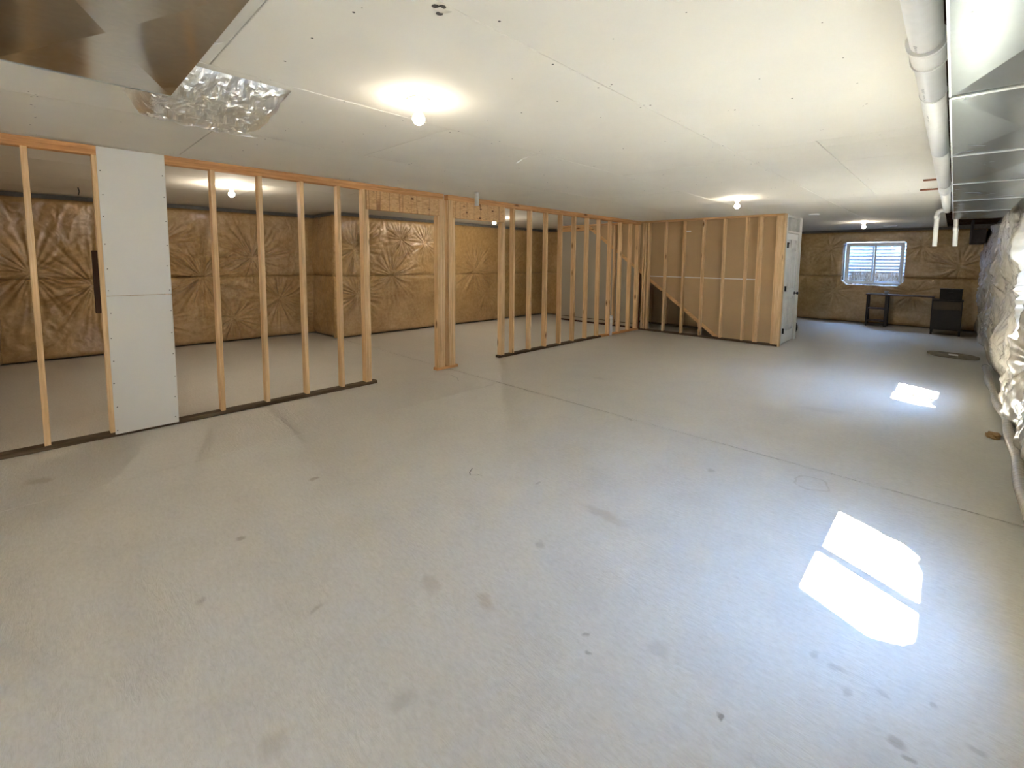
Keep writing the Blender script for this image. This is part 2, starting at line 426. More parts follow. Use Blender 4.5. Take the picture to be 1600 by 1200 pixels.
# ================================================================ FOUNDATION WALLS
def wall_with_holes(name, axis, a, b, lo, hi, holes, label):
    """slab normal to axis between a and b; lo..hi along the other horizontal axis; holes (u0,u1,z0,z1)"""
    lst = []; z0, z1 = -.05, 2.72
    us = sorted([lo, hi] + [h[0] for h in holes] + [h[1] for h in holes])
    def B(u0, u1, p, q):
        if u1 - u0 < 1e-4: return
        lst.append(((a, u0, p), (b, u1, q)) if axis == 0 else ((u0, a, p), (u1, b, q)))
    for u0, u1 in zip(us, us[1:]):
        h = [h for h in holes if h[0] <= u0 + 1e-6 and h[1] >= u1 - 1e-6]
        if h: B(u0, u1, z0, h[0][2]); B(u0, u1, h[0][3], z1)
        else: B(u0, u1, z0, z1)
    return struct(boxes(name, lst, M_CONC), label)
XP_BACK = -5.26
RW = [(-2.66, -1.40, 1.02, 2.06), (1.62, 2.88, 1.02, 2.06), (5.90, 7.16, 1.02, 2.06)]
FW = [(-2.16, -.90, .98, 2.12)]
wall_right = wall_with_holes('wall_right', 0, .62, .84, -4.9, 15.2, RW, 'insulated foundation wall under plastic toned pale for glare, with two windows')
wall_far = wall_with_holes('wall_far', 1, 14.95, 15.17, -10.2, .62, FW, 'far foundation wall with insulation and one window')
wall_back = wall_with_holes('wall_back', 1, -4.9, -.62, -10.2, XP_BACK, [], 'foundation wall covered with insulation behind the open studs')
wall_rear = wall_with_holes('wall_rear', 1, -4.92, -4.70, -5.26, .62, [], 'rear foundation wall covered with insulation')
wall_left = wall_with_holes('wall_left', 0, -10.17, -9.72, -.62, 14.95, [], 'long foundation wall wrapped in brown insulation and clear plastic')
boxes('wall_jog', [((-9.72, 3.98, -.05), (-8.70, 14.95, 2.72))], M_CONC); wall_jog = bpy.data.objects['wall_jog']; struct(wall_jog, 'foundation wall stepping into the storage room')

boxes('upper_sun_block', [((-10.3, -5.0, 2.96), (.95, 15.3, 5.6))], M_TRIM); struct(bpy.data.objects['upper_sun_block'], 'unseen upper storey added to shade the far window well')  # out-of-view block added to keep the sun off the far well
# ---- insulation surfaces (numpy noise + radial wrinkles)
def vnoise(x, y, seed):
    r = np.random.default_rng(seed); T = r.random((64, 64))
    xi = np.floor(x).astype(int); yi = np.floor(y).astype(int); fx = x - xi; fy = y - yi
    fx = fx * fx * (3 - 2 * fx); fy = fy * fy * (3 - 2 * fy)
    g = lambda i, j: T[i % 64, j % 64]
    return (g(xi, yi) * (1 - fx) + g(xi + 1, yi) * fx) * (1 - fy) + (g(xi, yi + 1) * (1 - fx) + g(xi + 1, yi + 1) * fx) * fy - .5
def fbm(x, y, seed, oct=4):
    s = 0; a = 1
    for i in range(oct): s = s + a * vnoise(x * 2 ** i, y * 2 ** i, seed + i); a *= .5
    return s
def inside(poly, u, z):
    c = np.zeros(u.shape, bool); n = len(poly)
    for i in range(n):
        (x1, y1), (x2, y2) = poly[i], poly[(i + 1) % n]
        cond = ((y1 > z) != (y2 > z)) & (u < (x2 - x1) * (z - y1) / (y2 - y1 + 1e-12) + x1)
        c ^= cond
    return c
def insul(name, parent, fn, u0, u1, z0, z1, step, seed, stars, m, seams=(), bulge=.05, wr=.008, holes=(), depth=.2, big=.03, fine=.55):
    """fn(u, z, d) -> world xyz array; d is the distance out from the wall"""
    nu = int((u1 - u0) / step) + 1; nz = int((z1 - z0) / step) + 1
    U, Z = np.meshgrid(np.linspace(u0, u1, nu), np.linspace(z0, z1, nz), indexing='ij')
    d = big * fbm(U * 1.7, Z * 1.7, seed) * 1.6
    edges = sorted([z0, z1] + list(seams))
    pil = np.zeros_like(U)
    for a, b in zip(edges, edges[1:]):
        q = (Z >= a) & (Z <= b); k = np.clip(np.minimum(Z - a, b - Z) / .09, 0, 1)
        pil = np.where(q, np.sqrt(np.clip(1 - (1 - k) ** 2, 0, 1)), pil)
    d += bulge * pil
    wig = fbm(U * 3, Z * 3, seed + 20)
    for (su, sz, R, amp) in stars:
        dx = U - su; dz = Z - sz; r = np.sqrt(dx * dx + dz * dz) + 1e-6; th = np.arctan2(dz, dx)
        tn = vnoise(th * 7 + 40, r * 1.2, seed + 31) * 2; tn2 = vnoise(th * 15 + 90, r * 1.5 + 9, seed + 33) * 2
        fall = np.exp(-(r / R) ** 2) * (r / (r + .12))
        d += amp * wr * fall * (1.3 * tn + 1.0 * tn2 + .5 * np.sin(th * 26 + wig * 5))
        d -= amp * .016 * np.exp(-(r / .07) ** 2)
    d += wr * fine * fbm(U * 9 + wig * 3, Z * 7, seed + 40, 3)
    P = fn(U, Z, d).reshape(-1, 3)
    idx = np.arange(nu * nz).reshape(nu, nz)
    q = np.stack([idx[:-1, :-1], idx[1:, :-1], idx[1:, 1:], idx[:-1, 1:]], -1).reshape(-1, 4)
    uc = (U[:-1, :-1] + U[1:, 1:]) / 2; zc = (Z[:-1, :-1] + Z[1:, 1:]) / 2
    keep = np.ones(uc.shape, bool)
    for h in holes: keep &= ~inside(h, uc, zc)
    objs = []
    for k, (a, b) in enumerate(zip(edges, edges[1:])):
        kk = (keep & (zc >= a) & (zc <= b)).reshape(-1)
        faces = q[kk]
        used = np.unique(faces); remap = np.full(nu * nz, -1); remap[used] = np.arange(len(used))
        me = bpy.data.meshes.new(name); off = rel(parent, (0, 0, 0))
        verts = P[used] + np.array(off)
        me.from_pydata(verts.tolist(), [], remap[faces].tolist())
        uz = np.stack([U.reshape(-1)[used], Z.reshape(-1)[used]], -1)
        dd = d.reshape(-1)[used]
        # edges of the blanket return to the wall; edges of window openings return to the window frame
        bm = bmesh.new(); bm.from_mesh(me); bm.verts.ensure_lookup_table()
        bedges = [e for e in bm.edges if e.is_boundary]
        rim = {}
        for e in bedges:
            for v in e.verts:
                if v.index in rim: continue
                u, z = uz[v.index]; best = None
                for h in holes:
                    for i in range(len(h)):
                        A = np.array(h[i]); B = np.array(h[(i + 1) % len(h)]); t = np.clip(((np.array([u, z]) - A) @ (B - A)) / ((B - A) @ (B - A)), 0, 1)
                        c = A + t * (B - A); ds = np.hypot(*(c - (u, z)))
                        if best is None or ds < best[0]: best = (ds, c)
                if best is not None and best[0] < step * 1.5 and (z0 + step < z < z1 - step):
                    rim[v.index] = ('hole', best[1])
                else: rim[v.index] = ('edge', np.array([u, z]))
        new = {}
        for i, (kind, c) in rim.items():
            bm.verts.ensure_lookup_table()
            if kind == 'hole':
                p = fn(np.array([c[0]]), np.array([c[1]]), np.array([dd[i] * .9]))[0]; bm.verts[i].co = Vector(p) + off
                back = fn(np.array([c[0]]), np.array([c[1]]), np.array([-depth]))[0]
            else:
                back = fn(np.array([c[0]]), np.array([c[1]]), np.array([-.03]))[0]
            new[i] = Vector(back) + off
        nv = {i: bm.verts.new(c) for i, c in new.items()}
        for e in bedges:
            a_, b_ = e.verts
            f = e.link_faces[0]
            try: bm.faces.new((a_, b_, nv[b_.index], nv[a_.index])) if a_.index in nv and b_.index in nv else None
            except ValueError: pass
        bmesh.ops.recalc_face_normals(bm, faces=bm.faces)
        bm.to_mesh(me); bm.free()
        o = link(name, me, m, parent, smooth=True); objs.append(o)
    return objs
def face(axis, base, sgn):
    """axis 0: plane X=base, u is Y; axis 1: plane Y=base, u is X; d goes towards sgn"""
    def fn(u, z, d):
        u = np.asarray(u); x = base + sgn * d
        return np.stack([x, u, z], -1) if axis == 0 else np.stack([u, x, z], -1)
    return fn
ZT = 2.37
# long storage wall, near part
insul('insulation_blanket', wall_left, face(0, -9.60, 1), -.60, 3.95, .02, ZT, .0115, 11,
      [(.55, 1.12, .55, 1.6), (1.35, 1.75, .5, 1.5), (1.95, 1.20, .6, 1.8), (2.75, 1.55, .5, 1.5), (3.2, .75, .5, 1.4), (-.1, 1.3, .5, 1.2), (1.2, .5, .45, 1.3), (2.4, .45, .4, 1.3)],
      M_INS, seams=(1.21,), bulge=.06, wr=.027)
insul('insulation_blanket', wall_jog, face(1, 3.90, -1), -9.66, -8.52, .02, ZT, .0125, 15, [(-9.0, 1.25, .35, .5)], M_INS, seams=(1.21,), bulge=.05, wr=.008)
insul('insulation_blanket', wall_jog, face(1, 10.05, -1), -8.55, -7.60, .02, ZT, .02, 51, [], M_INS, seams=(1.21,), bulge=.04)
insul('insulation_blanket', wall_jog, face(0, -8.58, 1), 3.84, 10.03, .02, ZT, .0115, 19,
      [(4.25, 1.75, .45, 1.5), (4.3, .85, .5, 1.6), (5.05, 1.21, .5, 1.6), (5.9, 1.9, .4, .8), (7.35, 1.30, .5, 1.4), (7.7, .7, .4, .7), (8.6, 1.4, .5, 1.0), (5.3, 1.95, .3, 1.2)],
      M_INS, seams=(1.21,), bulge=.06, wr=.026)
insul('insulation_blanket', wall_back, face(1, -.55, 1), -9.62, -5.3, .02, ZT, .02, 23, [(-8.6, 1.3, .6, 1.5), (-7.4, 1.2, .6, 1.6), (-6.3, 1.5, .6, 1.2)], M_INS, seams=(1.21,), bulge=.08, wr=.02, big=.07)
insul('insulation_blanket', wall_rear, face(1, -4.66, 1), -5.1, .50, .02, ZT, .05, 27, [], M_INS, seams=(1.21,), bulge=.04)
def octo(u0, u1, z0, z1, c): return [(u0 + c, z0), (u1 - c, z0), (u1, z0 + c), (u1, z1 - c * .5), (u1 - c * .5, z1), (u0 + c * .5, z1), (u0, z1 - c * .5), (u0, z0 + c)]
insul('insulation_blanket', wall_far, face(1, 14.78, -1), -5.0, .50, .02, ZT, .018, 33,
      [(-2.45, 1.95, .4, 1.2), (-.6, 2.0, .4, 1.3), (-2.3, .8, .4, 1.2), (-.7, .85, .4, 1.2), (0.1, 1.5, .5, 1.6), (-2.9, 1.3, .4, .9)],
      M_INSFAR, seams=(1.21,), bulge=.05, wr=.014, holes=[octo(-2.17, -.88, .995, 2.115, .12)], depth=.16)
def rhole(s): return [(1.85 + s, 1.31), (2.07 + s, .85), (2.51 + s, .85), (2.85 + s, .91), (2.89 + s, 1.06), (2.93 + s, 1.60), (2.93 + s, 2.06), (1.85 + s, 2.06)]
stars = []
for y in np.arange(-4.4, 14.5, .95): stars += [(y, random.uniform(.35, .7), .5, 1.3), (y + .45, random.uniform(1.1, 1.5), .5, 1.5), (y + .1, random.uniform(1.8, 2.0), .4, 1.2)]
def film(u, z, d):
    return face(0, .55, -1)(u, z, np.where(np.asarray(z) > 1.95, np.minimum(d, .135 + .25 * np.clip(2.10 - np.asarray(z), 0, 1)), d))
insul('plastic_sheet', wall_right, film, -4.62, 14.72, .02, 2.30, .019, 41, stars, M_INSR, seams=(), bulge=.05, wr=.016, big=.105, fine=.12, holes=[rhole(-4.28), rhole(0), rhole(4.28)], depth=.20)
# gathered hem of the plastic lying along the floor
pts = []; rad = []
for i, y in enumerate(np.arange(3.0, 9.6, .08)):
    pts.append((.445 + .018 * math.sin(y * 1.3) + .006 * math.sin(y * 5.1), y, .042 + .006 * math.sin(y * 3.2))); rad.append(.040 + .005 * math.sin(y * 4.7))
link('plastic_hem', tube_mesh(pts, .04, 12, True, rad), M_INSR, wall_right, rel(wall_right, (0, 0, 0)), smooth=True)

# ================================================================ WINDOWS
def corrug_well(name, parent, fnc, half, depth, zlo, zhi):
    """half-round corrugated window well; fnc(s, o, z): s along the wall, o outwards"""
    bm = bmesh.new(); nz = 90; na = 28; rows = []
    for j in range(nz + 1):
        z = zlo + (zhi - zlo) * j / nz; cr = .014 * math.sin(z * 2 * math.pi / .09); row = []
        for i in range(na + 1):
            a = math.pi * i / na; ca, sa = math.cos(a), math.sin(a)
            row.append(bm.verts.new(Vector(fnc(-(half + cr) * (abs(ca) ** .7) * (1 if ca > 0 else -1), (depth + cr) * (max(sa, 0) ** .7), z)) + rel(parent, (0, 0, 0))))
        rows.append(row)
    for a, b in zip(rows, rows[1:]):
        for i in range(na): bm.faces.new((a[i], a[i + 1], b[i + 1], b[i]))
    return link(name, bm_mesh(name, bm), M_STEEL, parent, smooth=True)
def make_window(name, fnc, half, z0, z1, label, grass=False):
    """fnc(s, o, z): s along wall from the window centre, o outwards from the frame's inner face"""
    root = empty(name, fnc(0, 0, z0)); struct(root, label)
    def bar(nm, s0, s1, o0, o1, za, zb, m, parent=None):
        A = Vector(fnc(s0, o0, za)); B = Vector(fnc(s1, o1, zb))
        lo = Vector(map(min, A, B)); hi = Vector(map(max, A, B))
        return box(nm, lo, hi, m, parent or root, bev=.004 if m is not M_GLASS else 0)
    fw = .045
    bar('frame_side', -half, -half + fw, 0, .08, z0, z1, M_VINYL); bar('frame_side', half - fw, half, 0, .08, z0, z1, M_VINYL)
    bar('frame_sill', -half + fw, half - fw, 0, .08, z0, z0 + fw, M_VINYL); bar('frame_head', -half + fw, half - fw, 0, .08, z1 - fw, z1, M_VINYL)
    for (a, b, o) in ((-half + fw, .045, .012), (-.045, half - fw, .045)):
        sw = .035
        sash = bar('sash', a, a + sw, o, o + .028, z0 + fw, z1 - fw, M_VINYL); bar('stile', b - sw, b, o, o + .028, z0 + fw, z1 - fw, M_VINYL, sash)
        bar('rail', a + sw, b - sw, o, o + .028, z0 + fw, z0 + fw + sw, M_VINYL, sash); bar('rail', a + sw, b - sw, o, o + .028, z1 - fw - sw, z1 - fw, M_VINYL, sash)
        bar('pane', a + sw, b - sw, o + .011, o + .017, z0 + fw + sw, z1 - fw - sw, M_GLASS, sash)
    corrug_well('window_well', root, lambda s, o, z: fnc(s, o + .22, z), half + .12, .85, z0 - .30, 2.42)
    # gravel in the bottom of the well
    bm = bmesh.new(); n = 26; rows = []
    for i in range(n + 1):
        row = []
        for j in range(n + 1):
            s = (i / n * 2 - 1) * (half + .1); o_ = .05 + j / n * .98
            zz = z0 - .06 + (.46 if grass else .09) * max(0, j / n - .25) + .05 * mnoise.noise((s * 5, o_ * 5, 3)) + .03 * mnoise.noise((s * 19, o_ * 19, 1))
            row.append(bm.verts.new(Vector(fnc(s, o_ + .1, zz)) + rel(root, (0, 0, 0))))
        rows.append(row)
    for a, b in zip(rows, rows[1:]):
        for j in range(n): bm.faces.new((a[j], a[j + 1], b[j + 1], b[j]))
    link('gravel_bed', bm_mesh('gravel', bm), M_GRAVEL, root)
    if grass:
        bm = bmesh.new()
        for k in range(900):
            s = random.uniform(-half, half); o_ = random.uniform(.25, .95); h = random.uniform(.05, .26) * (1.2 if s < 0 else .9)
            p = Vector(fnc(s, o_, z0 - .05 + .46 * max(0, (o_ - .15) / .98 - .25))) + rel(root, (0, 0, 0)); t = p + Vector((random.uniform(-.06, .06), random.uniform(-.06, .06), h)); wv = Vector((random.uniform(-1, 1), random.uniform(-1, 1), 0)).normalized() * .004
            mid = (p + t) / 2 + Vector((random.uniform(-.015, .015), random.uniform(-.015, .015), 0))
            a, b, c, d, e = [bm.verts.new(q) for q in (p - wv, p + wv, mid + wv * .8, mid - wv * .8, t)]
            bm.faces.new((a, b, c, d)); bm.faces.new((d, c, e))
        o = link('dry_grass', bm_mesh('grass', bm), M_DRYGRASS, root); o['kind'] = 'stuff'
    return root
make_window('window_1', lambda s, o, z: (.74 + o, 2.25 + s, z), .60, 1.06, 2.04, 'white vinyl sliding window in the right wall, above the large sun patch')
make_window('window_2', lambda s, o, z: (.74 + o, 6.53 + s, z), .60, 1.06, 2.04, 'white vinyl sliding window in the right wall, above the small sun patch')
make_window('added_window', lambda s, o, z: (.74 + o, -2.03 + s, z), .60, 1.06, 2.04, 'unseen window added in the right wall behind the camera to light the near left')  # added window, out of view, brightens the near left of the room
make_window('window_3', lambda s, o, z: (-1.53 + s, 14.93 + o, z), .60, 1.02, 2.09, 'white sliding window in the far wall with corrugated well outside', True)

# ================================================================ STUD PARTITION
XP = -5.13; SD = .089; T = .038
part = struct(empty('wall_partition', (XP, 2, 0)), 'open stud partition with two framed openings')
def stud(y, z0=T, z1=H - 2 * T, m=M_WZ, name='stud', parent=part): return box(name, (XP - SD, y, z0), (XP, y + T, z1), m, parent)
def tplate(y0, y1, z0, name='top_plate', m=M_WY): return box(name, (XP - SD, y0, z0), (XP, y1, z0 + T - .0008), m, part)
tplate(-4.66, .38, H - T); tplate(.38, 3.86, H - T); tplate(3.93, 6.40, H - T); tplate(6.40, 9.30, H - T)
tplate(-4.66, 2.0, H - 2 * T); tplate(2.0, 3.86, H - 2 * T); tplate(3.93, 5.8, H - 2 * T); tplate(5.8, 9.30, H - 2 * T)
box('bottom_plate', (XP - SD, -4.66, 0), (XP, 2.82, T), M_TREATED, part)
box('bottom_plate', (XP - SD, 3.73, 0), (XP, 4.10, T), M_WY, part)
box('bottom_plate', (XP - SD, 4.93, 0), (XP, 7.80, T), M_TREATED, part)
box('bottom_plate', (XP - SD, 7.80, 0), (XP, 9.30, T), M_WY, part)
for y in [-.461 - .4064 * k for k in range(1, 11)] + [-.461, -.055, .335, .762, 1.150, 1.555, 1.961, 2.367]: stud(y)
stud(2.672); stud(2.711, z1=2.135, name='jack_stud')
stud(3.752, z1=2.135, name='jack_stud'); stud(3.792); stud(3.832)
stud(3.935); stud(3.975); stud(4.014, z1=2.125, name='jack_stud')
stud(4.966, z1=2.125, name='jack_stud'); stud(5.005)
for k in range(10): stud(5.225 + .4064 * k)
stud(9.20); stud(9.24)
box('header', (XP - .05, 2.712, 2.137), (XP + .001, 3.79, H - 2 * T - .001), M_OSB, part)
box('header', (XP - .05, 4.014, 2.127), (XP + .001, 5.004, H - 2 * T - .001), M_OSB, part)
box('dark_block', (XP - .075, .300, 1.07), (XP - .02, .334, 1.59), M_DARKW, part)['label'] = 'dark brown wood block'
# two drywall panels on the studs
def panel(z0, z1):
    o = box('drywall_panel', (XP + .0005, .366, z0), (XP + .0130, .808, z1), M_BOARD, part, bev=.0015)
    bm = bmesh.new()
    for y in (.384, .790):
        for z in np.arange(z0 + .04, z1, .2):
            yy = y + random.uniform(-.008, .008); zz = z + random.uniform(-.02, .02)
            r = bmesh.ops.create_circle(bm, cap_ends=True, segments=8, radius=.0045)
            c = rel(o, (XP + .0134, yy, zz))
            for v in r['verts']: v.co = Vector((0, v.co.x, v.co.y)) + c
    s = link('screw_head', bm_mesh('screws', bm), M_SCREW, o); s['kind'] = 'stuff'
panel(.022, 1.208); panel(1.212, 2.436)

# ================================================================ STAIR WALL
YW = 9.304
stair = struct(empty('wall_stair', (-3.7, YW, 0)), 'stud wall along the stairs, backed with brown board')
def sstud(x, z0=T, z1=H - T, m=M_WZ, name='stud'): return box(name, (x, YW, z0), (x + T, YW + SD, z1), m, stair)
for x in (-5.085, -5.03, -4.960, -4.572, -4.165, -3.76, -3.347, -2.935, -2.716, -2.676, -2.405, -2.366, -2.325): sstud(x)
for x in (-5.85,): sstud(x)
box('top_plate', (-7.54, YW, H - T), (-5.13 - SD, YW + SD, H), M_WX, stair); box('top_plate', (-5.13 - SD + .001, YW, H - T), (-2.285, YW + SD, H), M_WX, stair)
box('bottom_plate', (-5.13, YW - .004, 0), (-2.285, YW + SD, T), M_TREATX, stair)
box('bottom_plate', (-7.54, YW + SD + .002, 0), (-5.135 - SD, YW + SD + .04, T), M_DARKW, stair)
box('batten', (-7.50, YW + SD + .038, .105), (-5.3, YW + SD + .046, .118), M_DARKW, stair)
box('end_post', (-7.545, YW + SD + .045, 0), (-7.505, YW + SD + .14, 2.3), M_WZ, stair)
box('top_plate', (-7.545, YW + SD + .045, 2.301), (-6.75, YW + SD + .14, H - .001), M_WX, stair)
box('corner_post', (-5.30, YW + SD + .045, 0), (-5.235, YW + SD + .13, 1.30), M_REDW, stair)
# line of the stairs: z = Z0 - .745 * (x - X0)
def zst(x): return .02 + .742 * (-3.485 - x)
YB = YW + SD + .001
def xst(z): return -3.485 - (z - .02) / .742
# sloping 2x4 behind the studs, along the underside of the stairs
prism('stair_brace', [(-3.485, T), (-3.37, T), (xst(2.43) + .115, 2.43), (xst(2.43), 2.43)], 1, YB, YB + T, M_WX, stair)
# brown board backs above the slope: upper and lower courses, split at 1.22 m
ZM = 1.225
prism('board_back', [(-3.36, T), (-2.29, T), (-2.29, ZM - .004), (xst(ZM) + .125, ZM - .004)], 1, YB, YB + .0125, M_KRAFT, stair)
prism('board_back', [(xst(ZM) + .125, ZM + .004), (-2.29, ZM + .004), (-2.29, H - .002), (xst(H) + .125, H - .002)], 1, YB, YB + .0125, M_KRAFT, stair)
box('board_edge', (xst(ZM) + .12, YB - .0006, ZM - .010), (-2.72, YB + .002, ZM + .010), M_PAPER, stair, bev=0)['label'] = 'pale paper edge of the board joint'
box('paper_scrap', (-4.13, YB - .004, 2.17), (-4.03, YB, 2.20), M_PAPER, stair, bev=0)
# grey board below the slope, beyond the partition
prism('grey_board', [(-7.50, .0), (-5.31, .0), (-5.31, zst(-5.31) - .005), (xst(2.29) - .005, 2.29), (-7.50, 2.29)], 1, YW + SD + .047, YW + SD + .060, M_GREYB, stair)
# stairs
stair_t = empty('staircase', (-5, 10.0, 0)); tag(stair_t, 'wooden staircase behind the brown-backed stud wall, seen through the open triangle', 'staircase')
RUN = .254; RISE = .254 * .742
for yy in (YB + .06, 10.42):
    prism('stringer', [(-3.10, .0), (-2.98, .0), (xst(2.43) + .52, 2.43), (xst(2.43) + .14, 2.43), (-3.36, .0)], 1, yy, yy + T, M_WX, stair_t)
for k in range(11):
    x = -3.05 - RUN * k; z = .24 + RISE * k
    if z > 2.35: break
    box('tread', (x - RUN, YB + .06, z), (x + .02, 10.46, z + .026), M_WX, stair_t)
    box('riser', (x - .02, YB + .06 + T, z - RISE + .03), (x - .002, 10.42, z - .001), M_WX, stair_t)
# far side of the stairwell
side = struct(empty('wall_stairwell', (-5, 10.55, 0)), 'far wall of the stairwell')
box('board_back', (-7.6, 10.56, 0), (-2.42, 10.575, H), M_KRAFT, side)
for x in np.arange(-7.5, -2.6, .4064): box('stud', (x, 10.47, T), (x + T, 10.56, H - .001), M_WZ, side)
box('bottom_plate', (-7.6, 10.47, 0), (-2.42, 10.559, T), M_TREATX, side)

# ================================================================ DOOR WALL
XD = -2.282
dw = struct(empty('wall_door', (XD, 10, 0)), 'short wall holding the white door, open framing above')
box('corner_stud', (XD - .002, YW, .0), (XD + T - .01, YW + .10, H), M_WZ, dw)
box('jamb_board', (XD - .10, YW + .101, 0), (XD + .012, YW + .235, H), M_TRIM, dw)
box('jamb_board', (XD - .10, 10.42, 0), (XD + .012, 10.60, H), M_TRIM, dw)
DY0, DY1, DZ1 = YW + .236, 10.419, 2.10
box('head_jamb', (XD - .10, DY0, DZ1 + .005), (XD + .020, DY1, DZ1 + .045), M_TRIM, dw)
for y in (DY0 + .28, DY0 + .60): box('cripple_stud', (XD - .09, y, DZ1 + .046), (XD, y + T, H - T), M_TRIM, dw)
box('top_plate', (XD - .09, DY0, H - T), (XD, DY1, H - .001), M_TRIM, dw)
box('backing_board', (XD - .115, DY0, DZ1 + .046), (XD - .101, DY1, H - .001), M_BOARD, dw)
door = struct(empty('door_1', (XD, DY0, 0)), 'white six-panel door with black hinges and knob')
dy0, dy1, dz0, dz1 = DY0 + .004, DY1 - .004, .018, DZ1 + .003
xf = XD - .004; xb = XD - .049
stile = .10; mul = .085; mid = (dy0 + dy1) / 2
pz = [(dz0 + .22, .90), (1.06, 1.66), (1.78, dz1 - .12)]
box('door_core', (xb, dy0, dz0), (xf - .020, dy1, dz1), M_DOOR, door)
box('stile', (xf - .0198, dy0, dz0), (xf, dy0 + stile, dz1), M_DOOR, door); box('stile', (xf - .0198, dy1 - stile, dz0), (xf, dy1, dz1), M_DOOR, door)
box('stile', (xf - .0198, mid - mul / 2, dz0), (xf, mid + mul / 2, dz1), M_DOOR, door)
zr = [dz0] + [z for p in pz for z in p] + [dz1]
for a, b in zip(zr[::2], zr[1::2]):
    for (q0, q1) in ((dy0 + stile, mid - mul / 2), (mid + mul / 2, dy1 - stile)): box('rail', (xf - .0198, q0, a), (xf - .0004, q1, b), M_DOOR, door)
for (a, b) in pz:
    for (q0, q1) in ((dy0 + stile, mid - mul / 2), (mid + mul / 2, dy1 - stile)):
        box('door_panel', (xf - .0198, q0 + .045, a + .045), (xf - .001, q1 - .045, b - .045), M_DOOR, door, bev=.010)
for z in (.265, 1.065, 1.875):
    box('hinge', (xf + .001, dy0 - .004, z - .05), (XD + .040, dy0 + .014, z + .05), M_BLACK, door)['label'] = 'black hinge'
box('hinge_stop', (xf + .001, dy0 + .03, 1.908), (xf + .035, dy0 + .12, 1.92), M_BLACK, door)
me = lathe([(0, 0), (.033, 0), (.033, .008), (.014, .012), (.012, .035), (.026, .045), (.030, .058), (.024, .072), (0, .076)], 20)
k = link('knob', me, M_BLACK, door, rel(door, (xf, dy1 - .07, .95)), smooth=True); k.rotation_euler = (0, math.pi / 2, 0); k['label'] = 'black door knob'

# black rounded thing behind the door wall
o = link('rubber_wheel', lathe([(.06, -.03), (.10, -.045), (.15, -.045), (.165, -.03), (.17, 0), (.165, .03), (.15, .045), (.10, .045), (.06, .03), (.06, -.03)], 32), M_BLACK, None, (-2.492, 10.82, .204), smooth=True); o.scale = (1.2, 1.2, 1.2)
o.rotation_euler = (math.pi / 2, 0, .1); tag(o, 'black rounded wheel standing on the floor behind the white door wall', 'wheel')

# ================================================================ CEILING LIGHTS
def make_light(loc, label, k):
    r = empty('ceiling_light', loc); tag(r, label, 'light', 'bare bulb ceiling lights')
    holder = link('lamp_holder', lathe([(0, 0), (.062, 0), (.064, -.006), (.060, -.012), (.045, -.020), (.030, -.036), (.024, -.048), (.022, -.055), (0, -.055)], 28), M_PORC, r, (0, 0, 0), smooth=True)
    cap = link('screw_cap', lathe([(0, -.0545), (.014, -.0545), (.0145, -.066), (0, -.066)], 18), M_CLEAT, holder, (0, 0, 0), smooth=True)
    pr = [(.013, -.0655), (.017, -.072)] + [(.034 * math.sin(a), -.107 + .034 * math.cos(a)) for a in np.linspace(.55, math.pi, 14)]
    pr[-1] = (0, -.141)
    link('bulb', lathe(pr, 24), m_emit(k), r, (0, 0, 0), smooth=True)
make_light((-2.25, 1.52, H), 'bare bulb in white porcelain holder beside the foil-wrapped duct', .11)
make_light((-2.27, 6.79, H), 'bare bulb on the ceiling in front of the stair wall', .16)
make_light((-1.47, 12.24, H), 'bare bulb on the ceiling near the far window', .24)
make_light((-2.25, -3.75, H), 'unseen bare bulb added near the rear wall to light the near left', 1.3)  # bulb added out of view to lift the dark near left
make_light((-6.61, 1.70, H), 'bare bulb behind the studs next to the white drywall strip', .55)
make_light((-7.10, 6.65, H), 'bare bulb behind the second framed opening, under the storage room ceiling', .55)
o = link('ceiling_sensor', lathe([(0, 0), (.085, 0), (.09, -.008), (.085, -.022), (.06, -.032), (0, -.034)], 28), M_PORC, None, (-1.91, 9.73, H), smooth=True)
tag(o, 'small white round disc on the ceiling near the white door', 'ceiling disc')
r = empty('ceiling_vent', (-1.14, 13.72, H)); tag(r, 'small white slotted vent on the ceiling above the far window', 'vent')
box('vent_frame', (-1.27, 13.66, H - .012), (-1.01, 13.78, H), M_PORC, r)
for i in range(4): box('slat', (-1.255, 13.675 + i * .027, H - .016), (-1.025, 13.685 + i * .027, H - .0121), M_PORC, r, bev=.001)

# ================================================================ DUCTS
def duct_section(parent, lo, hi, m, brk=.016):
    lo = Vector(lo); hi = Vector(hi); bm = bmesh.new(); off = rel(parent, (0, 0, 0))
    v = [bm.verts.new(Vector(c) + off) for c in ((lo.x, lo.y, lo.z), (hi.x, lo.y, lo.z), (hi.x, hi.y, lo.z), (lo.x, hi.y, lo.z), (lo.x, lo.y, hi.z), (hi.x, lo.y, hi.z), (hi.x, hi.y, hi.z), (lo.x, hi.y, hi.z))]
    c = bm.verts.new(Vector(((lo.x + hi.x) / 2, (lo.y + hi.y) / 2, lo.z - brk)) + off)
    for i in range(4): bm.faces.new((v[i], v[(i + 1) % 4], c))
    bm.faces.new(v[4:])
    for i in range(4): bm.faces.new((v[i], v[(i + 1) % 4], v[4 + (i + 1) % 4], v[4 + i]))
    return link('duct_section', bm_mesh('duct', bm), m, parent)
ZD = 2.14; DX0, DX1 = -.050, .40
rd = empty('trunk_duct', (.2, 0, ZD)); tag(rd, 'long galvanized trunk duct with crossed creases beside the white pipe', 'duct')
ys = [-.15 + 1.22 * k for k in range(-3, 8)]
for a, b in zip(ys, ys[1:]):
    duct_section(rd, (DX0, a + .003, ZD), (DX1, b - .003, ZD + .28), M_GALV)
